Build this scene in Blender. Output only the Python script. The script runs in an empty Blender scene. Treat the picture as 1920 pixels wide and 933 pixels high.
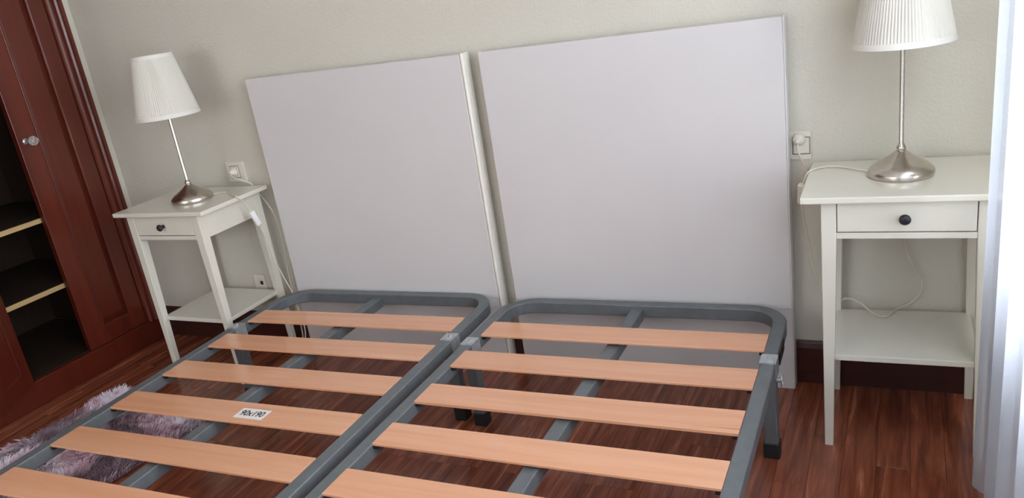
import bpy, bmesh, math, random
import numpy as np
from mathutils import Vector, Matrix, noise as mnoise

random.seed(7)
rng = np.random.default_rng(7)
sc = bpy.context.scene
COL = sc.collection

# ------------------------------------------------------------------ camera
cam_d = bpy.data.cameras.new('camera')
cam = bpy.data.objects.new('camera', cam_d)
COL.objects.link(cam)
cam_d.sensor_width = 36.0
cam_d.sensor_fit = 'HORIZONTAL'
cam_d.lens = 1493.854 * 36.0 / 1920.0
cam_d.shift_x = 8.43 / 1920.0
cam_d.shift_y = 30.19 / 1920.0
cam_d.clip_start = 0.02


def cam_axes(yaw, pitch, roll):
    fw = Vector((math.sin(yaw) * math.cos(pitch), math.cos(yaw) * math.cos(pitch), math.sin(pitch)))
    r = Vector((math.cos(yaw), -math.sin(yaw), 0))
    u = r.cross(fw)
    c, s = math.cos(roll), math.sin(roll)
    return r * c + u * s, u * c - r * s, fw


_r, _u, _f = cam_axes(-0.4899, -0.3361, -0.1571)
cam.matrix_world = Matrix(((_r.x, _u.x, -_f.x, 1.9701), (_r.y, _u.y, -_f.y, -2.47),
                           (_r.z, _u.z, -_f.z, 1.2912), (0, 0, 0, 1)))
sc.camera = cam

# ------------------------------------------------------------------ light and exposure
sc.view_settings.view_transform = 'Standard'
sc.view_settings.look = 'None'
sc.view_settings.gamma = 1.0
sc.view_settings.exposure = 0.1
world = bpy.data.worlds.new('overcast_sky')
sc.world = world
world.use_nodes = True
wb = world.node_tree.nodes['Background']
wb.inputs[0].default_value = (0.86, 0.93, 1.0, 1)
wb.inputs[1].default_value = 4.0


def area(name, loc, target, sx, sy, power, col):
    d = bpy.data.lights.new(name, 'AREA')
    d.shape = 'RECTANGLE'
    d.size, d.size_y, d.energy, d.color = sx, sy, power, col
    o = bpy.data.objects.new(name, d)
    COL.objects.link(o)
    o.location = loc
    o.rotation_euler = (Vector(target) - Vector(loc)).to_track_quat('-Z', 'Y').to_euler()
    return o


# daylight standing in the opening of the window in the right wall
area('window_daylight', (2.46, -2.13, 1.26), (0.0, -2.13, 0.95), 2.94, 1.4, 165, (0.93, 0.96, 1.0))
# added fill light, at a made-up opening in the unseen rear wall
area('rear_fill_light', (-.1, -4.79, 1.5), (-.2, 0, 0.9), 1.5, 1.2, 14, (0.95, 0.97, 1.0))

# ------------------------------------------------------------------ material helpers
def nt(name):
    m = bpy.data.materials.new(name)
    m.use_nodes = True
    t = m.node_tree
    b = t.nodes['Principled BSDF']
    return m, t, b


def N(t, kind, **kw):
    n = t.nodes.new(kind)
    for k, v in kw.items():
        setattr(n, k, v)
    return n


def srgb(r, g, b):
    f = lambda c: (c / 255 / 12.92) if c / 255 <= 0.04045 else ((c / 255 + 0.055) / 1.055) ** 2.4
    return (f(r), f(g), f(b), 1)


def ramp(t, fac, stops):
    r = N(t, 'ShaderNodeValToRGB')
    els = r.color_ramp.elements
    while len(els) < len(stops):
        els.new(0.5)
    for e, (p, c) in zip(els, stops):
        e.position = p
        e.color = c
    t.links.new(fac, r.inputs[0])
    return r


def coords(t, scale=(1, 1, 1), space='Object', rnd=False):
    tc = N(t, 'ShaderNodeTexCoord')
    mp = N(t, 'ShaderNodeMapping')
    mp.inputs['Scale'].default_value = scale
    t.links.new(tc.outputs[space], mp.inputs[0])
    if rnd:
        oi = N(t, 'ShaderNodeObjectInfo')
        mul = N(t, 'ShaderNodeMath', operation='MULTIPLY')
        mul.inputs[1].default_value = 37.0
        t.links.new(oi.outputs['Random'], mul.inputs[0])
        t.links.new(mul.outputs[0], mp.inputs['Location'])
    return mp.outputs[0]


def noise(t, vec, scale, detail=4, rough=0.5, dist=0.0):
    n = N(t, 'ShaderNodeTexNoise')
    n.inputs['Scale'].default_value = scale
    n.inputs['Detail'].default_value = detail
    n.inputs['Roughness'].default_value = rough
    n.inputs['Distortion'].default_value = dist
    t.links.new(vec, n.inputs['Vector'])
    return n.outputs[0]


def bump(t, b, h, strength, dist=0.002):
    bp = N(t, 'ShaderNodeBump')
    bp.inputs['Strength'].default_value = strength
    bp.inputs['Distance'].default_value = dist
    t.links.new(h, bp.inputs['Height'])
    t.links.new(bp.outputs[0], b.inputs['Normal'])


def plain(name, col, rough=0.5, metal=0.0, var=0.06, scale=30, bmp=0.0, bscale=300, coat=0.0, stretch=(1, 1, 1)):
    """one colour with slight procedural variation, optional fine relief"""
    m, t, b = nt(name)
    v = coords(t, stretch)
    f = noise(t, v, scale, 3)
    c2 = tuple(max(0, x * (1 - var * 2)) for x in col[:3]) + (1,)
    c3 = tuple(min(1, x * (1 + var)) for x in col[:3]) + (1,)
    r = ramp(t, f, [(0.3, c2), (0.7, c3)])
    t.links.new(r.outputs[0], b.inputs['Base Color'])
    b.inputs['Roughness'].default_value = rough
    b.inputs['Metallic'].default_value = metal
    b.inputs['Coat Weight'].default_value = coat
    b.inputs['Coat Roughness'].default_value = 0.08
    if bmp:
        bump(t, b, noise(t, v, bscale, 3), bmp)
    return m


def wood(name, stops, axis, rough=0.3, coat=0.3, freq=9.0, long=0.35, rnd=True, bmp=0.04, dist=0.6):
    """streaky grain running along one axis, shifted per object"""
    m, t, b = nt(name)
    s = [freq, freq, freq]
    s[axis] = long
    v = coords(t, tuple(s), rnd=rnd)
    f = noise(t, v, 3.0, 6, 0.62, dist)
    r = ramp(t, f, stops)
    out = r.outputs[0]
    if rnd:
        oi = N(t, 'ShaderNodeObjectInfo')
        hs = N(t, 'ShaderNodeHueSaturation')
        mr = N(t, 'ShaderNodeMapRange')
        mr.inputs[3].default_value = 0.87
        mr.inputs[4].default_value = 1.13
        t.links.new(oi.outputs['Random'], mr.inputs[0])
        t.links.new(mr.outputs[0], hs.inputs['Value'])
        t.links.new(out, hs.inputs['Color'])
        out = hs.outputs[0]
    t.links.new(out, b.inputs['Base Color'])
    b.inputs['Roughness'].default_value = rough
    b.inputs['Coat Weight'].default_value = coat
    b.inputs['Coat Roughness'].default_value = 0.12
    bump(t, b, f, bmp, 0.001)
    return m


# wall: cream plaster with a fine pebbled relief
M_WALL, _t, _b = nt('cream_plaster')
_v = coords(_t)
_r1 = ramp(_t, noise(_t, _v, 1.3, 2), [(0.3, srgb(208, 203, 188)), (0.7, srgb(214, 209, 195))])
_t.links.new(_r1.outputs[0], _b.inputs['Base Color'])
_b.inputs['Roughness'].default_value = 0.6
bump(_t, _b, noise(_t, _v, 140, 3, 0.55), 0.5, 0.003)
M_CEIL = plain('white_ceiling_paint', srgb(235, 234, 228), 0.8)
M_FLOOR = wood('red_hardwood', [(0.24, srgb(84, 40, 28)), (0.46, srgb(128, 67, 46)), (0.6, srgb(150, 83, 58)), (0.74, srgb(198, 128, 92))], 1,
               rough=0.24, coat=0.3, freq=15, long=1.1, bmp=0.03)
M_FLOORGAP = plain('dark_floor_joint', srgb(40, 18, 13), 0.6)
M_MAHOG = wood('mahogany', [(0.2, srgb(71, 25, 14)), (0.5, srgb(92, 33, 19)), (0.8, srgb(106, 41, 24))], 2,
               rough=0.3, coat=0.15, freq=5, long=0.25, rnd=False, bmp=0.02, dist=0.3)
M_SKIRT = wood('dark_skirting_wood', [(0.2, srgb(48, 21, 17)), (0.8, srgb(74, 35, 28))], 0, rough=0.35, coat=0.2, rnd=False)
M_CARC = wood('wardrobe_inside_wood', [(0.2, srgb(40, 26, 17)), (0.8, srgb(58, 39, 25))], 2, rough=0.6, coat=0.0, rnd=False)
M_SHELFWOOD = wood('pale_shelf_wood', [(0.2, srgb(176, 146, 96)), (0.8, srgb(206, 178, 128))], 1, rough=0.55, coat=0.0, rnd=False)
M_LACQ = plain('white_lacquer', srgb(226, 222, 207), 0.26, var=0.015, scale=6, coat=0.4)
M_BOARD = plain('pale_grey_board', srgb(212, 208, 206), 0.5, var=0.012, scale=3, bmp=0.05, bscale=500)
M_BOARDEDGE = plain('off_white_edge_band', srgb(232, 228, 215), 0.45, var=0.02)
M_STEEL = plain('grey_painted_steel', srgb(113, 118, 121), 0.42, metal=0.35, var=0.05, scale=40, bmp=0.03, bscale=400)
M_ZINC = plain('zinc_plated_steel', srgb(196, 202, 206), 0.36, metal=0.75, var=0.08, scale=80)
M_RUBBER = plain('black_rubber', srgb(30, 30, 32), 0.55, var=0.1)
M_DARKHOLE = plain('black_plastic', srgb(22, 21, 21), 0.5)
M_BEECH = wood('beech_laminate', [(0.25, srgb(211, 149, 111)), (0.5, srgb(219, 160, 123)), (0.8, srgb(226, 171, 137))], 0,
               rough=0.26, coat=0.5, freq=10, long=0.55, bmp=0.02)
# calmer variation between slats
for n in M_BEECH.node_tree.nodes:
    if n.bl_idname == 'ShaderNodeMapRange':
        n.inputs[3].default_value, n.inputs[4].default_value = 0.95, 1.05
M_PLASTIC = plain('ivory_plastic', srgb(226, 220, 204), 0.35, var=0.02)
M_WHITEPL = plain('white_plastic', srgb(236, 236, 234), 0.35, var=0.015)
M_CORD = plain('ivory_cord_sheath', srgb(222, 214, 196), 0.45, var=0.03)
M_KNOB = plain('blackened_knob_metal', srgb(52, 53, 56), 0.38, metal=0.5)
M_PAPER = plain('white_sticker_paper', srgb(232, 228, 224), 0.55, var=0.01)
M_INK = plain('black_ink', srgb(24, 24, 26), 0.6)
M_WINFRAME = plain('white_window_paint', srgb(238, 238, 235), 0.4)

# brushed nickel
M_NICKEL, _t, _b = nt('brushed_nickel')
_v = coords(_t, (1, 1, 12))
_f = noise(_t, _v, 14, 3)
_r1 = ramp(_t, _f, [(0.3, srgb(200, 193, 184)), (0.7, srgb(208, 201, 192))])
_t.links.new(_r1.outputs[0], _b.inputs['Base Color'])
_b.inputs['Metallic'].default_value = 1.0
_b.inputs['Roughness'].default_value = 0.24
_b.inputs['Anisotropic'].default_value = 0.4

# pleated shade cloth: lets some daylight through
def cloth(name, col, trans, rough=0.9):
    m, t, b = nt(name)
    out = t.nodes['Material Output']
    b.inputs['Base Color'].default_value = col
    b.inputs['Roughness'].default_value = rough
    v = coords(t)
    bump(t, b, noise(t, v, 600, 2), 0.08)
    tr = N(t, 'ShaderNodeBsdfTranslucent')
    tr.inputs[0].default_value = col
    mx = N(t, 'ShaderNodeMixShader')
    mx.inputs[0].default_value = trans
    t.links.new(b.outputs[0], mx.inputs[1])
    t.links.new(tr.outputs[0], mx.inputs[2])
    t.links.new(mx.outputs[0], out.inputs[0])
    return m, t, mx


M_SHADE, _, _ = cloth('pleated_white_cloth', srgb(229, 225, 214), 0.12)
M_SHADETRIM, _, _ = cloth('white_shade_trim', srgb(236, 233, 224), 0.1)
# sheer curtain voile: translucent threads with see-through gaps
M_VOILE, _t, _mx = cloth('white_voile', srgb(218, 226, 240), 0.38)
_tp = N(_t, 'ShaderNodeBsdfTransparent')
_m2 = N(_t, 'ShaderNodeMixShader')
_w = noise(_t, coords(_t), 900, 2)
_rr = ramp(_t, _w, [(0.3, (0.20, 0.20, 0.20, 1)), (0.7, (0.36, 0.36, 0.36, 1))])
_t.links.new(_rr.outputs[0], _m2.inputs[0])
_t.links.new(_mx.outputs[0], _m2.inputs[1])
_t.links.new(_tp.outputs[0], _m2.inputs[2])
_t.links.new(_m2.outputs[0], _t.nodes['Material Output'].inputs[0])

# window glass: thin pane, clear with a fresnel gloss
M_PANE, _t, _b = nt('window_glass')
_tp = N(_t, 'ShaderNodeBsdfTransparent')
_gl = N(_t, 'ShaderNodeBsdfGlossy')
_gl.inputs['Roughness'].default_value = 0.02
_fr = N(_t, 'ShaderNodeFresnel')
_mx = N(_t, 'ShaderNodeMixShader')
_t.links.new(_fr.outputs[0], _mx.inputs[0])
_t.links.new(_tp.outputs[0], _mx.inputs[1])
_t.links.new(_gl.outputs[0], _mx.inputs[2])
_t.links.new(_mx.outputs[0], _t.nodes['Material Output'].inputs[0])

# crystal knob
M_CRYSTAL, _t, _b = nt('clear_cut_glass')
_b.inputs['Base Color'].default_value = (0.97, 0.94, 0.92, 1)
_b.inputs['Transmission Weight'].default_value = 0.85
_b.inputs['Roughness'].default_value = 0.06
_b.inputs['IOR'].default_value = 1.5

# rug pile: mauve, mottled with plum
M_PILE, _t, _b = nt('mauve_shag')
_v = coords(_t)
_r1 = ramp(_t, noise(_t, _v, 5.5, 4, 0.6, 1.2), [(0.36, srgb(128, 82, 94)), (0.46, srgb(196, 160, 174)), (0.56, srgb(236, 222, 234))])
_t.links.new(_r1.outputs[0], _b.inputs['Base Color'])
_b.inputs['Roughness'].default_value = 0.85
_b.inputs['Sheen Weight'].default_value = 0.3
M_RUGBACK = plain('mauve_rug_backing', srgb(120, 90, 102), 0.9)


# ------------------------------------------------------------------ mesh helpers
def bx(bm, x0, x1, y0, y1, z0, z1, bev=0.0, seg=2):
    r = bmesh.ops.create_cube(bm, size=1)
    for v in r['verts']:
        v.co = Vector((x0 + (v.co.x + .5) * (x1 - x0), y0 + (v.co.y + .5) * (y1 - y0), z0 + (v.co.z + .5) * (z1 - z0)))
    if bev:
        es = list({e for v in r['verts'] for e in v.link_edges})
        bmesh.ops.bevel(bm, geom=es, offset=bev, segments=seg, profile=0.5, affect='EDGES')


def box(*a, **k):
    bm = bmesh.new()
    bx(bm, *a, **k)
    return bm


def hull8(bm, bottom, top):
    """prism from a bottom quad to a top quad"""
    vb = [bm.verts.new(p) for p in bottom]
    vt = [bm.verts.new(p) for p in top]
    bm.faces.new(vb[::-1])
    bm.faces.new(vt)
    for i in range(4):
        j = (i + 1) % 4
        bm.faces.new((vb[i], vb[j], vt[j], vt[i]))


def extrude_poly(bm, pts, axis, a, b):
    """polygon given in the two other axes, extruded along `axis` from a to b"""
    def P(p, h):
        q = list(p)
        q.insert(axis, h)
        return q
    lo = [bm.verts.new(P(p, a)) for p in pts]
    hi = [bm.verts.new(P(p, b)) for p in pts]
    bm.faces.new(lo[::-1])
    bm.faces.new(hi)
    n = len(pts)
    for i in range(n):
        bm.faces.new((lo[i], lo[(i + 1) % n], hi[(i + 1) % n], hi[i]))
    bmesh.ops.recalc_face_normals(bm, faces=bm.faces)


def lathe(bm, prof, seg=32, center=(0, 0, 0), axis='Z'):
    """prof: (radius, height) list; closes ends that reach radius 0"""
    rings = []
    def P(r, h, a):
        c, s = math.cos(a) * r, math.sin(a) * r
        v = {'Z': (c, s, h), 'Y': (c, h, s), 'X': (h, c, s)}[axis]
        return Vector(v) + Vector(center)
    for r, h in prof:
        if r < 1e-6:
            rings.append([bm.verts.new(P(0, h, 0))])
        else:
            rings.append([bm.verts.new(P(r, h, 2 * math.pi * k / seg)) for k in range(seg)])
    for A, B in zip(rings, rings[1:]):
        for k in range(seg):
            j = (k + 1) % seg
            if len(A) == 1 and len(B) == 1:
                continue
            if len(A) == 1:
                bm.faces.new((A[0], B[k], B[j]))
            elif len(B) == 1:
                bm.faces.new((A[k], B[0], A[j]))
            else:
                bm.faces.new((A[k], B[k], B[j], A[j]))
    for R_ in (rings[0], rings[-1]):
        if len(R_) > 2:
            bm.faces.new(R_)
    bmesh.ops.recalc_face_normals(bm, faces=bm.faces)


def spline(pts, n=10):
    P = [Vector(p) for p in pts]
    P = [P[0] * 2 - P[1]] + P + [P[-1] * 2 - P[-2]]
    out = []
    for i in range(1, len(P) - 2):
        a, b, c, d = P[i - 1], P[i], P[i + 1], P[i + 2]
        for k in range(n):
            t = k / n
            out.append(0.5 * ((2 * b) + (c - a) * t + (2 * a - 5 * b + 4 * c - d) * t * t + (3 * b - a - 3 * c + d) * t ** 3))
    out.append(P[-2])
    return out


def sweep(bm, path, prof, closed=False, up=Vector((0, 0, 1))):
    """prof: 2D points (side, up) swept along path"""
    n = len(path)
    rings = []
    for i, p in enumerate(path):
        a = path[(i - 1) % n] if (closed or i > 0) else p
        b = path[(i + 1) % n] if (closed or i < n - 1) else p
        t = (b - a).normalized()
        s = t.cross(up)
        if s.length < 1e-4:
            s = t.cross(Vector((1, 0, 0)))
        s.normalize()
        w = s.cross(t)
        rings.append([bm.verts.new(p + s * q[0] + w * q[1]) for q in prof])
    m = len(prof)
    rng_ = range(n if closed else n - 1)
    for i in rng_:
        A, B = rings[i], rings[(i + 1) % n]
        for k in range(m):
            bm.faces.new((A[k], A[(k + 1) % m], B[(k + 1) % m], B[k]))
    if not closed:
        bm.faces.new(rings[0][::-1])
        bm.faces.new(rings[-1])
    bmesh.ops.recalc_face_normals(bm, faces=bm.faces)


def circ(r, n=8):
    return [(r * math.cos(2 * math.pi * k / n), r * math.sin(2 * math.pi * k / n)) for k in range(n)]


def tube(path, r, n=8):
    bm = bmesh.new()
    sweep(bm, path, circ(r, n), up=Vector((0.31, 0.17, 0.93)))
    return bm


def ring_frame(bm, x0, x1, y0, y1, z0, z1, wl_, wr_, wb_, wt_, bev=0.0):
    """picture-frame solid lying in the y-z plane: one closed mesh with a rectangular hole"""
    O_ = [(y0, z0), (y1, z0), (y1, z1), (y0, z1)]
    I_ = [(y0 + wl_, z0 + wb_), (y1 - wr_, z0 + wb_), (y1 - wr_, z1 - wt_), (y0 + wl_, z1 - wt_)]
    V = {}
    for nm, x in (('f', x1), ('b', x0)):
        for k in range(4):
            V['O', nm, k] = bm.verts.new((x, *O_[k]))
            V['I', nm, k] = bm.verts.new((x, *I_[k]))
    fs = []
    for k in range(4):
        j = (k + 1) % 4
        fs.append(bm.faces.new((V['O', 'f', k], V['O', 'f', j], V['I', 'f', j], V['I', 'f', k])))
        fs.append(bm.faces.new((V['O', 'b', j], V['O', 'b', k], V['I', 'b', k], V['I', 'b', j])))
        fs.append(bm.faces.new((V['O', 'b', k], V['O', 'b', j], V['O', 'f', j], V['O', 'f', k])))
        fs.append(bm.faces.new((V['I', 'b', j], V['I', 'b', k], V['I', 'f', k], V['I', 'f', j])))
    bmesh.ops.recalc_face_normals(bm, faces=fs)
    if bev:
        es = {e for f in fs for e in f.edges if e.calc_face_angle(0) > .5}
        bmesh.ops.bevel(bm, geom=list(es), offset=bev, segments=2, profile=.5, affect='EDGES')


def obj(name, bm, mat, parent=None, smooth=None, loc=None):
    me = bpy.data.meshes.new(name)
    bm.to_mesh(me)
    bm.free()
    me.materials.append(mat)
    if smooth is not None:
        me.polygons.foreach_set('use_smooth', [True] * len(me.polygons))
        if smooth < 180:
            me.set_sharp_from_angle(angle=math.radians(smooth))
    o = bpy.data.objects.new(name, me)
    COL.objects.link(o)
    if parent is not None:
        o.parent = parent
    if loc is not None:
        o.location = loc
    return o


def tag(o, label, cat, group=None):
    o['label'] = label
    o['category'] = cat
    if group:
        o['group'] = group
    return o


def thing(name, label, cat, loc=(0, 0, 0), rz=0.0, group=None):
    o = bpy.data.objects.new(name, None)
    o.empty_display_size = 0.1
    COL.objects.link(o)
    o.location = loc
    o.rotation_euler = (0, 0, rz)
    return tag(o, label, cat, group)


def struct(name, bm, mat, parent=None, smooth=None):
    o = obj(name, bm, mat, parent, smooth)
    if parent is None:
        o['kind'] = 'structure'
    return o


def copy_tree(o, parent=None):
    c = o.copy()
    COL.objects.link(c)
    c.parent = parent
    for ch in list(o.children):
        copy_tree(ch, c)
    return c


# ------------------------------------------------------------------ room shell
YB, XL, XR, YR, ZC = -0.14, -1.082, 2.34, -4.7, 2.55
XBACK = -1.75       # back of the recess behind the wardrobe

struct('wall_back', box(XBACK - .1, XR + .14, YB, YB + .12, 0, ZC), M_WALL)
RX0, RX1, RZ0, RZ1 = -.9, .7, .85, 2.15  # opening added to the unseen rear wall for the fill light
bm = bmesh.new()
bx(bm, XBACK - .1, RX0, YR - .12, YR, 0, ZC)
bx(bm, RX1, XR + .14, YR - .12, YR, 0, ZC)
bx(bm, RX0, RX1, YR - .12, YR, 0, RZ0)
bx(bm, RX0, RX1, YR - .12, YR, RZ1, ZC)
struct('wall_rear', bm, M_WALL)
WY0, WY1 = -2.42, -0.176           # extent of the built-in wardrobe along the left wall
bm = bmesh.new()
bx(bm, XBACK - .1, XL, WY1, YB, 0, ZC)               # narrow return beside the casing
bx(bm, XBACK - .1, XL, WY0, WY1, 2.32, ZC)           # above the wardrobe
bx(bm, XBACK - .1, XL, YR, WY0, 0, ZC)
bx(bm, XBACK - .1, XBACK, WY0, WY1, 0, 2.32)
struct('wall_left', bm, M_WALL)
# right wall with the window opening
OY0, OY1, OZ0, OZ1 = -3.65, -0.62, 0.54, 2.0
bm = bmesh.new()
bx(bm, XR, XR + .14, OY1, YB, 0, ZC)
bx(bm, XR, XR + .14, YR, OY0, 0, ZC)
bx(bm, XR, XR + .14, OY0, OY1, 0, OZ0)
bx(bm, XR, XR + .14, OY0, OY1, OZ1, ZC)
struct('wall_right', bm, M_WALL)
struct('ceiling', box(XBACK - .1, XR + .14, YR - .12, YB + .12, ZC, ZC + .1), M_CEIL)

win = bpy.data.objects.new('window_1', None)
COL.objects.link(win)
win.location = (XR + .07, (OY0 + OY1) / 2, OZ0)
win['kind'] = 'structure'
win['label'] = 'white framed window in the right wall behind the sheer curtain'
hw, hh = (OY1 - OY0) / 2, OZ1 - OZ0
bm = bmesh.new()
ring_frame(bm, -.03, .03, -hw, hw, 0, hh, .06, .06, .06, .06, bev=.004)
obj('window_frame', bm, M_WINFRAME, win)
obj('mullion', box(-.03, .03, -.045, .045, .06, hh - .06, bev=.004), M_WINFRAME, win)
for s in (-1, 1):
    a, b = sorted((s * .045, s * (hw - .06)))
    obj('pane', box(-.003, .003, a, b, .06, hh - .06), M_PANE, win)
obj('window_sill', box(-.1, -.03, -hw - .05, hw + .05, -.03, 0.0, bev=.004), M_WINFRAME, win)

fill_win = bpy.data.objects.new('fill_window', None)  # made-up window, added out of view to go with the rear fill
COL.objects.link(fill_win)
fill_win.location = ((RX0 + RX1) / 2, YR - .06, RZ0)
fill_win.rotation_euler = (0, 0, -math.pi / 2)
fill_win['kind'] = 'structure'
fill_win['label'] = 'white framed window added in the unseen rear wall for fill light'
hw2, hh2 = (RX1 - RX0) / 2, RZ1 - RZ0
bm = bmesh.new()
ring_frame(bm, -.03, .03, -hw2, hw2, 0, hh2, .06, .06, .06, .06, bev=.004)
obj('window_frame', bm, M_WINFRAME, fill_win)
obj('pane', box(-.003, .003, -hw2 + .06, hw2 - .06, .06, hh2 - .06), M_PANE, fill_win)

# floor: subfloor and one board after another, laid towards the back wall
floor = struct('floor', box(XBACK - .1, XR + .14, YR - .12, YB + .12, -.08, -.006), M_FLOORGAP)
plank_mesh = {}
PW = 0.079


def plank(x0, y0, y1):
    L = round(y1 - y0, 3)
    if L not in plank_mesh:
        b2 = bmesh.new()
        bx(b2, -PW / 2 + .0003, PW / 2 - .0003, -L / 2 + .0004, L / 2 - .0004, -.006, 0, bev=.0005, seg=1)
        me = bpy.data.meshes.new('plank')
        b2.to_mesh(me)
        b2.free()
        me.materials.append(M_FLOOR)
        plank_mesh[L] = me
    o = bpy.data.objects.new('plank', plank_mesh[L])
    COL.objects.link(o)
    o.parent = floor
    o.location = (x0 + PW / 2, (y0 + y1) / 2, 0)


x = -1.085
LENS = [0.42, 0.54, 0.66, 0.78]
count = 0
while x < XR:
    y = YB - .0
    first = True
    while y > -2.3:
        L = random.choice(LENS) if not first else random.choice([0.3, 0.42, 0.54, 0.66])
        first = False
        plank(x, y - L, y)
        count += 1
        y -= L
    x += PW
rest = obj('boards_to_rear', box(XBACK - .1, XR + .14, YR - .12, -2.95, -.0062, -.0004), M_FLOOR, floor)
rest['kind'] = 'stuff'

# dark wooden skirting on the back wall
bm = bmesh.new()
extrude_poly(bm, [(YB, 0), (YB - .013, 0), (YB - .013, .118), (YB - .009, .132), (YB - .004, .14), (YB, .14)], 0, XL, XR)
struct('baseboard_back', bm, M_SKIRT)
bm = bmesh.new()
extrude_poly(bm, [(XR, 0), (XR - .013, 0), (XR - .013, .118), (XR - .009, .132), (XR - .004, .14), (XR, .14)], 1, YR, YB - .015)
struct('baseboard_right', bm, M_SKIRT)

# ------------------------------------------------------------------ built-in wardrobe
FX = -1.078        # face plane of the closed leaves
wr = thing('wardrobe', 'dark red mahogany built-in wardrobe with one door open beside the left bedside table', 'wardrobe', (FX, WY1, 0))


def wl(x, y, z):
    return (x - FX, y - WY1, z)


def wbox(x0, x1, y0, y1, z0, z1, **k):
    return box(x0 - FX, x1 - FX, y0 - WY1, y1 - WY1, z0, z1, **k)


CY0, CY1 = -0.248, -0.176    # moulded casing
prof = [(FX, CY1), (FX + .012, CY1), (FX + .015, CY1 - .004), (FX + .015, CY1 - .016), (FX + .009, CY1 - .021), (FX + .009, CY1 - .024),
        (FX + .02, CY1 - .028), (FX + .024, CY1 - .034), (FX + .02, CY1 - .041), (FX + .010, CY1 - .045), (FX + .010, CY1 - .049),
        (FX + .014, CY1 - .052), (FX + .014, CY1 - .058), (FX + .006, CY1 - .064), (FX + .006, CY0), (FX - .04, CY0), (FX - .04, CY1)]
bm = bmesh.new()
extrude_poly(bm, [(p[0] - FX, p[1] - WY1) for p in prof], 2, 0.105, 2.3)
obj('door_casing', bm, M_MAHOG, wr)
obj('plinth', wbox(FX - .06, FX - .006, WY0, CY1, 0, .103, bev=.003), M_MAHOG, wr)
obj('cornice', wbox(FX - .05, FX + .03, WY0, CY1, 2.24, 2.32, bev=.01), M_MAHOG, wr)
LH, LW = 2.1, 0.292
HY = CY0 - 2 * LW - .004       # hinge line of the open leaf
for yy, nm in ((CY0 - .02, 'side_panel'), (HY - .02, 'side_panel'), (WY0, 'side_panel')):
    obj(nm, wbox(XBACK + .06, FX - .028, yy, yy + .018, .105, 2.24), M_CARC, wr)
obj('back_panel', wbox(XBACK + .04, XBACK + .055, WY0, CY0, .105, 2.24), M_CARC, wr)
obj('bottom_board', wbox(XBACK + .056, FX - .03, WY0 + .02, CY0 - .022, .086, .104), M_CARC, wr)
for z in (0.395, 0.675, 1.40, 1.78):
    sh = obj('shelf', wbox(XBACK + .056, -1.118, HY, CY0 - .021, z, z + .016, bev=.001), M_CARC, wr)
    obj('shelf_edge', wbox(-1.118, -1.112, HY, CY0 - .021, z - .001, z + .018), M_SHELFWOOD, sh).location = (0, 0, 0)


def door_leaf(knob_side):
    """leaf hinged at local y=0, running to y=-LW; face at x=0 looking +x"""
    d = bmesh.new()
    T = .026
    st_h, st_k, rb, rt = .068, .085, .075, .09   # hinge stile, knob stile, rails
    ring_frame(d, -T, 0, -LW, 0, 0, LH, st_k, st_h, rb, rt, bev=.002)
    p = bmesh.new()
    y0, y1, z0, z1 = -LW + st_k, -st_h, rb, LH - rt
    # raised field with a sloped border, one solid
    loops = [(-.02, 0, 0, 0, 0), (-.012, 0, 0, 0, 0), (-.012, .006, .006, .006, .006), (-.003, .016, .03, .03, .03)]
    rings = []
    for xx, l_, r_, b_, t_ in loops:
        rings.append([p.verts.new(q) for q in ((xx, y0 + l_, z0 + b_), (xx, y1 - r_, z0 + b_), (xx, y1 - r_, z1 - t_), (xx, y0 + l_, z1 - t_))])
    for A, B in zip(rings, rings[1:]):
        for i in range(4):
            p.faces.new((A[i], A[(i + 1) % 4], B[(i + 1) % 4], B[i]))
    p.faces.new(rings[0][::-1])
    p.faces.new(rings[-1])
    bmesh.ops.recalc_face_normals(p, faces=p.faces)
    mo = bmesh.new()
    # thin bead round the panel
    ring_frame(mo, -.012, .002, y0, y1, z0, z1, .005, .005, .005, .005, bev=.0018)
    return d, p, mo


def make_door(loc, rz, knob=True, mirror=False):
    d, p, mo = door_leaf(1)
    if mirror:
        for b_ in (d, p, mo):
            for v in b_.verts:
                v.co.y = -v.co.y
            bmesh.ops.reverse_faces(b_, faces=b_.faces)
    dr = obj('door', d, M_MAHOG, wr, loc=wl(*loc))
    dr.rotation_euler = (0, 0, rz)
    obj('raised_panel', p, M_MAHOG, dr)
    obj('panel_moulding', mo, M_MAHOG, dr)
    return dr


LZ = .108
right_leaf = make_door((FX, CY0 - .002, LZ), 0)
right_leaf['label'] = 'closed narrow door with the crystal knob'
kb = bmesh.new()
ky, kz = -LW + .030, 0.996 - LZ
lathe(kb, [(0, .0), (.011, 0), (.011, .003), (.006, .006), (.0045, .03), (.008, .036), (0, .037)], 16, (0, ky, kz), 'X')
obj('knob_stem', kb, M_ZINC, right_leaf, smooth=40)
kb = bmesh.new()
bmesh.ops.create_icosphere(kb, subdivisions=2, radius=.019, matrix=Matrix.Translation((.05, ky, kz)))
obj('crystal_knob', kb, M_CRYSTAL, right_leaf)
left_leaf = make_door((FX + .004, HY, LZ), math.radians(-146), mirror=True)
left_leaf['label'] = 'open narrow door swung out into the room'
for z in (.14, .95, 1.8):
    hb = bmesh.new()
    lathe(hb, [(.0, 0), (.005, 0), (.005, .06), (0, .06)], 10, (-.004, -.002, z))
    obj('hinge', hb, M_ZINC, left_leaf, smooth=40)
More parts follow.
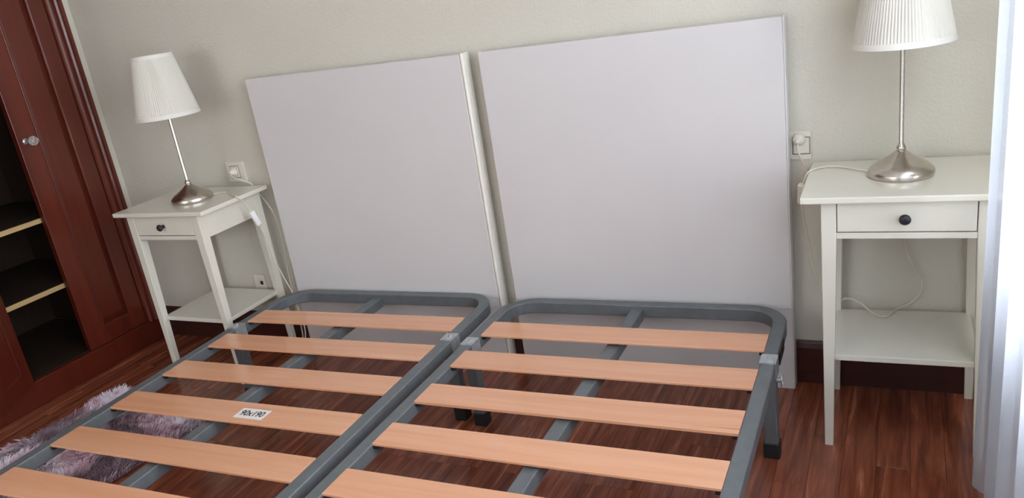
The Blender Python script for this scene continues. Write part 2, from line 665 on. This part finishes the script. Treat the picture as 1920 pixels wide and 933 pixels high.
# the next pair of leaves, closed
make_door((FX, HY - .045, LZ), 0)
make_door((FX, HY - .045 - 2 * LW - .004, LZ), 0, mirror=True)
obj('door_post', wbox(FX - .03, FX + .004, HY - .042, HY - .003, LZ, 2.24, bev=.003), M_MAHOG, wr)
yend = HY - .045 - 2 * LW - .006
obj('end_panel', wbox(FX - .03, FX + .002, WY0, yend, LZ, 2.24, bev=.003), M_MAHOG, wr)

# ------------------------------------------------------------------ headboards leaning flat on the back wall
def headboard(x0, x1, label, band, bmat):
    t = thing('headboard', label, 'headboard', ((x0 + x1) / 2, -.1768, 0), 0, 'pale headboards against the wall')
    w = (x1 - x0) / 2
    obj('upper_panel', box(-w, w - band, -.023, .024, .266, 1.104, bev=.0022, seg=2), M_BOARD, t)
    obj('lower_panel', box(-w, w - band, -.0225, .024, 0, .2657, bev=.0006, seg=2), M_BOARD, t)
    bm = bmesh.new()
    bx(bm, w - band + .0001, w, -.0237, .0243, 0.001, 1.107, bev=min(.006, band * .45), seg=3)
    obj('edge_band', bm, bmat, t, smooth=50)
    return t


headboard(-.198, .717, 'pale grey headboard panel standing beside the left bedside table', .013, M_BOARDEDGE)
headboard(.771, 1.682, 'pale grey headboard panel standing beside the right bedside table', .004, M_BOARD)

# ------------------------------------------------------------------ bedside tables
def bedside(loc, rz, label):
    t = thing('bedside_table', label, 'bedside table', loc, rz, 'white bedside tables')
    W, D, H, T = .46, .35, .70, .016
    a, lw = .046, .035            # side inset, leg width
    fy, by = .02, D - .004
    obj('tabletop', box(0, W, 0, D, H - T, H, bev=.003, seg=3), M_LACQ, t)
    zt = H - T
    for sx in (0, 1):
        for sy in (0, 1):
            b = bmesh.new()
            xo = a if sx == 0 else W - a
            sgn = 1 if sx == 0 else -1
            yo = fy if sy == 0 else by
            sg2 = 1 if sy == 0 else -1
            def q(w, z):
                xs = sorted((xo, xo + sgn * w))
                ys = sorted((yo, yo + sg2 * w))
                return [(xs[0], ys[0], z), (xs[1], ys[0], z), (xs[1], ys[1], z), (xs[0], ys[1], z)]
            hull8(b, q(.021, 0), q(lw, .60))
            hull8(b, q(lw, .60), q(lw, zt))
            bmesh.ops.remove_doubles(b, verts=b.verts, dist=1e-5)
            es = [e for e in b.edges if abs(e.verts[0].co.z - e.verts[1].co.z) > .02]
            bmesh.ops.bevel(b, geom=es, offset=.0015, segments=1, affect='EDGES')
            obj('leg', b, M_LACQ, t)
    xi0, xi1 = a + lw, W - a - lw
    dr = obj('drawer', box(xi0 + .0018, xi1 - .0018, fy + .001, fy + .018, .6068, zt - .0025, bev=.0015), M_LACQ, t)
    k = bmesh.new()
    lathe(k, [(0, 0), (.007, 0), (.006, -.008), (.0075, -.012), (.0125, -.016), (.013, -.020), (.010, -.024), (0, -.0255)], 20,
          (W / 2, fy + .001, .642), 'Y')
    obj('knob', k, M_KNOB, dr, smooth=50)
    obj('drawer_box', box(xi0 + .0005, xi1 - .0005, fy + .019, by - .04, .605, .680), M_DARKHOLE, dr)
    obj('front_rail', box(xi0, xi1, fy + .002, fy + .02, .589, .604, bev=.001), M_LACQ, t)
    for sx in (0, 1):
        x0 = a + .002 if sx == 0 else W - a - .018
        obj('side_apron', box(x0, x0 + .016, fy + lw, by - lw, .589, zt, bev=.001), M_LACQ, t)
    obj('back_apron', box(xi0, xi1, by - .018, by - .002, .589, zt, bev=.001), M_LACQ, t)
    obj('lower_shelf', box(a + .016, W - a - .016, fy + .016, by - .014, .249, .265, bev=.002), M_LACQ, t)
    return t


RT = bedside((1.7435, -.508, 0), .0122, 'white bedside table in the corner half hidden by the sheer curtain')
LT = bedside((-.7038, -.5245, 0), .0027, 'white bedside table beside the dark red wardrobe')


# ------------------------------------------------------------------ table lamps
def lamp(loc, label, rz):
    t = thing('table_lamp', label, 'lamp', loc, rz, 'table lamps with pleated shades')
    b = bmesh.new()
    lathe(b, [(0, 0), (.0735, 0), (.0755, .0015), (.0762, .004), (.0762, .0125), (.0745, .0165), (.0715, .0205), (.064, .0275), (.0545, .0338), (.044, .0400), (.034, .0460), (.026, .0512), (.019, .0562), (.0148, .060), (.0125, .062), (0, .062)], 56)
    obj('base', b, M_NICKEL, t, smooth=50)
    b = bmesh.new()
    lathe(b, [(.0095, .062), (.0112, .065), (.0112, .070), (.0085, .0765), (.0062, .080), (.0056, .082), (.0056, .37), (0, .37)], 24)
    obj('stem', b, M_NICKEL, t, smooth=50)
    b = bmesh.new()
    lathe(b, [(0, .37), (.017, .37), (.017, .425), (0, .425)], 20)
    so = obj('bulb_socket', b, M_WHITEPL, t, smooth=50)
    b = bmesh.new()
    lathe(b, [(.013, .425), (.018, .445), (.023, .465), (.02, .485), (.01, .495), (0, .497)], 20)
    obj('bulb', b, M_WHITEPL, so, smooth=60)
    zb, ztp, rb, rt = .320, .540, .1125, .069
    b = bmesh.new()
    n = 92
    rows = 10
    ph = [random.uniform(-.25, .25) for _ in range(n)]
    grid = []
    for i in range(rows + 1):
        f = i / rows
        z = zb + .012 + (ztp - zb - .02) * f
        r0 = rb + (rt - rb) * ((z - zb) / (ztp - zb))
        ring = []
        for k in range(n * 4):
            a = 2 * math.pi * (k + ph[(k // 4) % n]) / (n * 4)
            amp = .0022 * (0.5 + 0.5 * math.sin(3.1 * a + 1.0) ** 2)
            rr = r0 + amp * (1, 0.35, -1, -.35)[k % 4] * (1 if 0 < i < rows else .3)
            ring.append(b.verts.new((rr * math.cos(a), rr * math.sin(a), z)))
        grid.append(ring)
    m = n * 4
    for A, B in zip(grid, grid[1:]):
        for k in range(m):
            b.faces.new((A[k], A[(k + 1) % m], B[(k + 1) % m], B[k]))
    sh = obj('shade', b, M_SHADE, t, smooth=180)
    for z0, z1 in ((zb, zb + .014), (ztp - .012, ztp)):
        b = bmesh.new()
        rr = lambda z: rb + (rt - rb) * ((z - zb) / (ztp - zb))
        prof2 = [(rr(z0) - .0015, z0), (rr(z0) + .0015, z0), (rr(z1) + .0018, z1), (rr(z1) - .0015, z1), (rr(z0) - .0015, z0)]
        rings = [[b.verts.new((r * math.cos(2 * math.pi * k / 72), r * math.sin(2 * math.pi * k / 72), z)) for k in range(72)] for r, z in prof2[:-1]]
        for i in range(4):
            A, B = rings[i], rings[(i + 1) % 4]
            for k in range(72):
                b.faces.new((A[k], A[(k + 1) % 72], B[(k + 1) % 72], B[k]))
        bmesh.ops.recalc_face_normals(b, faces=b.faces)
        obj('shade_trim', b, M_SHADETRIM, sh, smooth=50)
    for k in range(3):
        b = bmesh.new()
        a = 2 * math.pi * k / 3 + .4
        sweep(b, [Vector((.016 * math.cos(a), .016 * math.sin(a), .43)), Vector((.04 * math.cos(a), .04 * math.sin(a), .50)), Vector((.068 * math.cos(a), .068 * math.sin(a), .537))], circ(.0014, 6))
        obj('shade_carrier_arm', b, M_ZINC, sh)
    return t


RL = lamp((1.9625, -.317, .7), 'nickel table lamp with pleated white shade on the right bedside table', 0.6)
LL = lamp((-.447, -.362, .7), 'nickel table lamp with pleated white shade on the left bedside table', 2.2)


def cord(lampo, pts, sw, plug, switch_mat):
    """pts in world space; part of the lamp, with switch and plug as its sub-parts"""
    inv = (Matrix.Translation(lampo.location) @ lampo.rotation_euler.to_matrix().to_4x4()).inverted()
    path = [inv @ p for p in spline(pts, 10)]
    c = obj('cord', tube(path, .0026, 8), M_CORD, lampo, smooth=60)
    c['label'] = 'ivory flex'
    # switch: little box along a direction
    b = bmesh.new()
    bx(b, -.0105, .0105, -.0075, .0075, -.031, .031, bev=.004, seg=3)
    bx(b, -.006, .006, -.0095, -.006, -.012, .012, bev=.0015)
    for v in b.verts:
        v.co = v.co
    s = obj('switch', b, switch_mat, c, smooth=40)
    ctr, direc, facing = Vector(sw[0]), Vector(sw[1]).normalized(), Vector(sw[2])
    z = direc
    y = (-facing - (-facing).dot(z) * z).normalized()
    x = y.cross(z)
    Mw = Matrix(((x.x, y.x, z.x, ctr.x), (x.y, y.y, z.y, ctr.y), (x.z, y.z, z.z, ctr.z), (0, 0, 0, 1)))
    s.matrix_local = inv @ Mw
    b = bmesh.new()
    lathe(b, [(0, 0), (.0165, 0), (.0165, -.008), (.014, -.015), (.009, -.021), (.005, -.026), (0, -.026)], 20, (0, 0, 0), 'Y')
    p = obj('plug', b, M_PLASTIC, c, smooth=45)
    p.matrix_local = inv @ (Matrix.Translation(plug[0]) @ Matrix.Rotation(plug[1], 4, 'Z') @ Matrix.Rotation(plug[2], 4, 'X'))
    return c


# left lamp: over the table's side edge, inline switch, down beside the headboard, back up to the socket
cord(LL, [(-.41, -.30, .7035), (-.36, -.275, .703), (-.30, -.31, .7032), (-.255, -.338, .7033), (-.238, -.338, .698), (-.232, -.315, .660), (-.229, -.302, .625), (-.228, -.285, .575),
          (-.229, -.262, .50), (-.228, -.255, .43), (-.224, -.234, .345), (-.215, -.216, .265), (-.208, -.212, .19), (-.20, -.214, .10), (-.215, -.225, .03), (-.25, -.20, .012), (-.262, -.168, .06),
          (-.262, -.165, .20), (-.255, -.166, .36), (-.245, -.166, .47), (-.255, -.166, .58), (-.30, -.166, .66), (-.33, -.17, .706), (-.36, -.19, .728), (-.395, -.19, .742), (-.41, -.18, .75)],
     ((-.2285, -.293, .603), (0.02, .075, -.25), (1, -.2, 0)), ((-.415, -.1535, .752), 0, 0), M_WHITEPL)
# right lamp: along the tabletop, over its left edge, switch, down and across the lower shelf, up behind the drawer
cord(RL, [(1.89, -.29, .7035), (1.85, -.259, .7033), (1.81, -.226, .703), (1.775, -.228, .703), (1.752, -.252, .7032), (1.738, -.268, .698), (1.728, -.27, .672), (1.722, -.262, .645), (1.72, -.25, .60),
          (1.722, -.22, .55), (1.728, -.20, .49), (1.74, -.18, .39), (1.765, -.172, .31), (1.80, -.178, .285), (1.825, -.182, .300), (1.86, -.19, .294), (1.895, -.21, .2705), (1.912, -.228, .2685), (1.935, -.222, .2685), (1.958, -.175, .2705),
          (1.99, -.166, .285), (2.018, -.163, .32), (2.015, -.163, .36), (1.985, -.162, .42), (1.962, -.152, .50), (1.90, -.149, .575), (1.78, -.149, .615), (1.735, -.16, .66), (1.718, -.17, .70), (1.708, -.182, .735), (1.706, -.178, .758)],
     ((1.722, -.262, .640), (-.02, .08, -.25), (-.3, -1, 0)), ((1.706, -.1535, .766), 0, 0), M_PLASTIC)


# ------------------------------------------------------------------ sockets on the back wall
def wall_plate(x0, x1, z0, z1, label, holes):
    t = thing('wall_socket', label, 'socket', ((x0 + x1) / 2, YB, z0), 0, 'ivory wall sockets')
    w, h = (x1 - x0) / 2, z1 - z0
    obj('plate', box(-w, w, -.008, 0, 0, h, bev=.0025), M_PLASTIC, t)
    for cx in holes:
        b = bmesh.new()
        bx(b, cx - .021, cx + .021, -.0115, -.008, h / 2 - .022, h / 2 + .022, bev=.002)
        ins = obj('insert', b, M_PLASTIC, t)
        b = bmesh.new()
        ring_frame(b, .0079, .0086, cx - .0235, cx + .0235, h / 2 - .0245, h / 2 + .0245, .0014, .0014, .0014, .0014)
        for v in b.verts:
            v.co = Vector((v.co.y, -v.co.x, v.co.z))
        bmesh.ops.recalc_face_normals(b, faces=b.faces)
        obj('insert_joint', b, M_DARKHOLE, ins)
    return t


wall_plate(-.462, -.365, .711, .791, 'ivory wall socket with a plug above the left bedside table', (-.002, ))
wall_plate(1.657, 1.737, .706, .786, 'ivory wall socket with a plug between headboard and right bedside table', (.014, ))
tj = thing('telephone_socket', 'small ivory telephone socket low on the wall behind the left bedside table', 'socket', (-.444, YB, .238))
obj('plate', box(-.03, .03, -.008, 0, 0, .072, bev=.002), M_PLASTIC, tj)
obj('jack_opening', box(.004, .018, -.009, -.0075, .028, .044), M_DARKHOLE, tj)


# ------------------------------------------------------------------ slatted bed bases
def bedbase(loc, rz, label, beam_off, head, crack=False, sticker=False):
    """local frame: x 0 = left end of the slats' visible ends, y 0 = head edge of slat one"""
    t = thing('bed_base', label, 'bed base', loc, rz, 'single slatted bed bases')
    SL, RW, RH = .8414, .037, .039
    zt = .2855
    x0, x1 = -RW / 2, SL + RW / 2            # tube centre lines
    yh, yf = head - RW / 2, head - 1.90 + RW / 2
    R_ = .10
    path = []
    def arc(cx, cy, a0, a1, n=10):
        for k in range(n + 1):
            a = math.radians(a0 + (a1 - a0) * k / n)
            path.append(Vector((cx + R_ * math.cos(a), cy + R_ * math.sin(a), zt - RH / 2)))
    arc(x1 - R_, yh - R_, 0, 90)
    arc(x0 + R_, yh - R_, 90, 180)
    arc(x0 + R_, yf + R_, 180, 270)
    arc(x1 - R_, yf + R_, 270, 360)
    h, w, c = RH / 2, RW / 2, .0028
    prof = [(-w, -h + c), (-w + c, -h), (w - c, -h), (w, -h + c), (w, h - c), (w - c, h), (-w + c, h), (-w, h - c)]
    b = bmesh.new()
    sweep(b, path, prof, closed=True)
    fr = obj('frame_tube', b, M_STEEL, t, smooth=25)
    # centre beam under the slats, head to foot
    bc = SL / 2 + beam_off
    obj('centre_beam', box(bc - .019, bc + .019, yf + RW / 2 - .004, yh - RW / 2 + .004, zt - .050, zt - .0128, bev=.003), M_STEEL, t)
    # slats
    smesh = None
    P_, SW, ST = .2043, .0996, .0095
    for k in range(8):
        ya = -k * P_
        z0, z1 = zt - .0058, zt + .0012
        b = bmesh.new()
        if crack and k == 2:
            pts = [(-.003, ya - SW), (SL + .001, ya - SW), (SL + .001, ya - SW + .017), (SL - .06, ya - SW + .0178), (SL - .135, ya - SW + .0176),
                   (SL - .06, ya - SW + .0192), (SL + .001, ya - SW + .0203), (SL + .001, ya), (-.003, ya)]
            extrude_poly(b, pts, 2, z0, z1)
            bmesh.ops.triangulate(b, faces=[f for f in b.faces if len(f.verts) > 4])
        else:
            bx(b, -.003, SL + .001, ya - SW, ya, z0, z1, bev=.0012, seg=2)
        s = obj('slat', b, M_BEECH, t)
        if crack and k == 2:
            s['label'] = 'split slat'
        for xa, xb in ((-.0045, .013), (SL - .012, SL + .0025)):
            b = bmesh.new()
            bx(b, xa, xb, ya - SW - .002, ya + .002, z0 - .007, z0 - .0003)
            obj('slat_holder', b, M_DARKHOLE, s)
        if sticker and k == 3:
            st = obj('size_sticker', box(.462, .562, ya - .079, ya - .031, z1 + .0002, z1 + .0006), M_PAPER, s)
            st.rotation_euler = (0, 0, 0)
            cu = bpy.data.curves.new('size_lettering', 'FONT')
            cu.body = '90x190'
            cu.size = .036
            cu.offset = .0004
            cu.align_x, cu.align_y = 'CENTER', 'CENTER'
            cu.extrude = .0002
            tx = bpy.data.objects.new('size_lettering', cu)
            COL.objects.link(tx)
            dg = bpy.context.evaluated_depsgraph_get()
            me = bpy.data.meshes.new_from_object(tx.evaluated_get(dg))
            bpy.data.objects.remove(tx)
            me.name = 'size_lettering'
            for v in me.vertices:
                v.co.x *= .76
                v.co += Vector((.512, ya - .055, z1 + .0008))
            me.materials.clear()
            me.materials.append(M_INK)
            tx = bpy.data.objects.new('size_lettering', me)
            COL.objects.link(tx)
            tx.parent = s
    # legs with clamp and rubber foot
    for yl in (-.15, -1.42):
        for sx, xc in ((-1, x0), (1, x1)):
            lg = obj('leg', box(xc - .0185, xc + .0185, yl - .018, yl + .018, .012, zt - RH - .001, bev=.004), M_STEEL, t)
            b = bmesh.new()
            bx(b, xc - .021, xc + .021, yl - .0205, yl + .0205, 0, .046, bev=.003)
            obj('rubber_foot', b, M_RUBBER, lg)
            cl = bmesh.new()
            tk = .0022
            ca, cb = yl - .022, yl + .03
            zl = zt - RH - .006
            xa, xb = xc - RW / 2 - .0001, xc + RW / 2 + .0001
            extrude_poly(cl, [(xa - tk, zl), (xa, zl), (xa, zt + .0001), (xb, zt + .0001), (xb, zl), (xb + tk, zl), (xb + tk, zt + tk), (xa - tk, zt + tk)], 1, ca, cb)
            c_ = obj('clamp', cl, M_ZINC, t)
            b = bmesh.new()
            lathe(b, [(0, 0), (.006, 0), (.006, .0035), (.003, .0045), (0, .0045)], 12, (xc, (ca + cb) / 2 + .006, zt + tk))
            obj('clamp_screw', b, M_ZINC, c_, smooth=40)
            obj('clamp_tab', box(xc - .015, xc + .015, ca + .003, ca + .017, zt + tk, zt + tk + .003, bev=.001), M_ZINC, c_)
            obj('clamp_joint', box(xc - .015, xc + .012, (ca + cb) / 2 - .008, (ca + cb) / 2 - .006, zt + tk, zt + tk + .0006), M_DARKHOLE, c_)
            # wing nut below the clamp, on the outer side
            b = bmesh.new()
            xo = xc + sx * (RW / 2 + .001)
            lathe(b, [(0, 0), (.006, 0), (.006, sx * .012), (0, sx * .012)], 12, (xo - sx * .001, yl - .002, zt - RH - .016), 'X')
            obj('bolt_end', b, M_ZINC, lg, smooth=50)
            if (sx == 1) == crack:
                b = bmesh.new()
                loop = [Vector((xo + sx * .012, yl - .002 + .011 * math.cos(a), zt - RH - .016 + .016 * math.sin(a))) for a in [2 * math.pi * i / 20 for i in range(20)]]
                sweep(b, loop, circ(.0022, 6), closed=True, up=Vector((1, 0, 0)))
                obj('wing_nut', b, M_ZINC, lg, smooth=50)
            # black plastic strip pressed on the outer side above the clamp
            if crack and sx == 1 and yl > -.5:
                obj('edge_strip', box(xo - .002, xo + .0035, yl + .04, yl + .135, zt - .034, zt - .002, bev=.0006), M_DARKHOLE, fr)
    return t


bedbase((.8025, -.4245, 0), .0117, 'grey steel bed base with pale slats, nearer the sheer curtain', 0.0, .199, crack=True)
bedbase((-.1599, -.4259, 0), .0244, 'grey steel bed base with a white size sticker on its slat', -.035, .2045, sticker=True)

# ------------------------------------------------------------------ shaggy rug
rug = thing('shag_rug', 'mauve and plum shaggy rug on the floor under the left bed base', 'rug', (-.585, -1.32, 0), -.115)
RWd, RLn = .60, 1.28
b = bmesh.new()
bx(b, -RWd / 2, RWd / 2, -RLn / 2, RLn / 2, .0005, .008, bev=.003)
obj('backing', b, M_RUGBACK, rug)
NB = 34000
px = rng.uniform(-RWd / 2 - .004, RWd / 2 + .004, NB)
py = rng.uniform(-RLn / 2 - .004, RLn / 2 + .004, NB)
L = rng.uniform(.020, .036, NB)
# pile combed into swirls
ang = np.array([mnoise.noise(Vector((x_ * 5.5, y_ * 5.5, 0.3))) for x_, y_ in zip(px, py)]) * 5.5 + rng.normal(0, .45, NB)
lean = np.clip(np.array([mnoise.noise(Vector((x_ * 8 + 9, y_ * 8, 1.7))) for x_, y_ in zip(px, py)]) * .8 + 1.0, .4, 1.4)
dx, dy = np.cos(ang), np.sin(ang)
wdt = rng.uniform(.0016, .0030, NB)
co = np.zeros((NB, 5, 3), np.float32)
sx_, sy_ = -dy * wdt, dx * wdt
base = np.stack([px, py, np.full(NB, .007)], 1)
mid = base + np.stack([dx * np.sin(lean * .5) * L * .5, dy * np.sin(lean * .5) * L * .5, np.cos(lean * .5) * L * .5], 1)
tip = mid + np.stack([dx * np.sin(lean) * L * .55, dy * np.sin(lean) * L * .55, np.cos(lean) * L * .55], 1)
side = np.stack([sx_, sy_, np.zeros(NB)], 1)
co[:, 0], co[:, 1], co[:, 2], co[:, 3], co[:, 4] = base - side, base + side, mid + side * .9, mid - side * .9, tip
i0 = np.arange(NB)[:, None] * 5
quads = (i0 + np.array([[0, 1, 2, 3]])).ravel()
tris = (i0 + np.array([[3, 2, 4]])).ravel()
me = bpy.data.meshes.new('pile')
me.vertices.add(NB * 5)
me.vertices.foreach_set('co', co.ravel())
me.loops.add(NB * 7)
me.loops.foreach_set('vertex_index', np.concatenate([quads, tris]).astype(np.int32))
me.polygons.add(NB * 2)
me.polygons.foreach_set('loop_start', np.concatenate([np.arange(NB) * 4, NB * 4 + np.arange(NB) * 3]).astype(np.int32))
me.update(calc_edges=True)
me.validate()
me.materials.append(M_PILE)
pile = bpy.data.objects.new('pile', me)
COL.objects.link(pile)
pile.parent = rug
pile['kind'] = 'stuff'

# ------------------------------------------------------------------ sheer curtain on the right
cu = thing('sheer_curtain', 'floor-length white sheer curtain hanging before the window on the right', 'curtain', (2.17, -.6, 0))
b = bmesh.new()
NY, NZ = 420, 26
ya, yb2 = -.592, -3.05
rows = []
for j in range(NZ + 1):
    f = j / NZ
    z = .012 + (2.36 - .012) * f
    ring = []
    for i in range(NY + 1):
        y = ya + (yb2 - ya) * i / NY
        s = (y - ya)
        ph = s * 33 + .9 * math.sin(s * 9.1 + .6) + .25 * math.sin(f * 3.0 + s * 4)
        amp = .011 + .005 * math.sin(s * 5.3 + 1.0) + .005 * (1 - f)
        x = 2.152 + amp * math.sin(ph - 1.2) + .006 * math.sin(s * 70 + f * 2)
        ring.append(b.verts.new((x - 2.17, y + .6 + .006 * math.cos(ph) + .004 * math.sin(f * 5) * (i == 0), z)))
    rows.append(ring)
for A, B in zip(rows, rows[1:]):
    for i in range(NY):
        b.faces.new((A[i], B[i], B[i + 1], A[i + 1]))
obj('curtain_cloth', b, M_VOILE, cu, smooth=180)
b = bmesh.new()
lathe(b, [(0, 0), (.012, 0), (.012, -2.6), (0, -2.6)], 14, (0, .1, 2.375), 'Y')
obj('curtain_rod', b, M_WINFRAME, cu, smooth=50)
for yy in (-.05, -1.25, -2.4):
    obj('rod_bracket', box(-.006, .17, yy - .01, yy + .01, 2.388, 2.40, bev=.002), M_WINFRAME, cu)
print('planks', count)
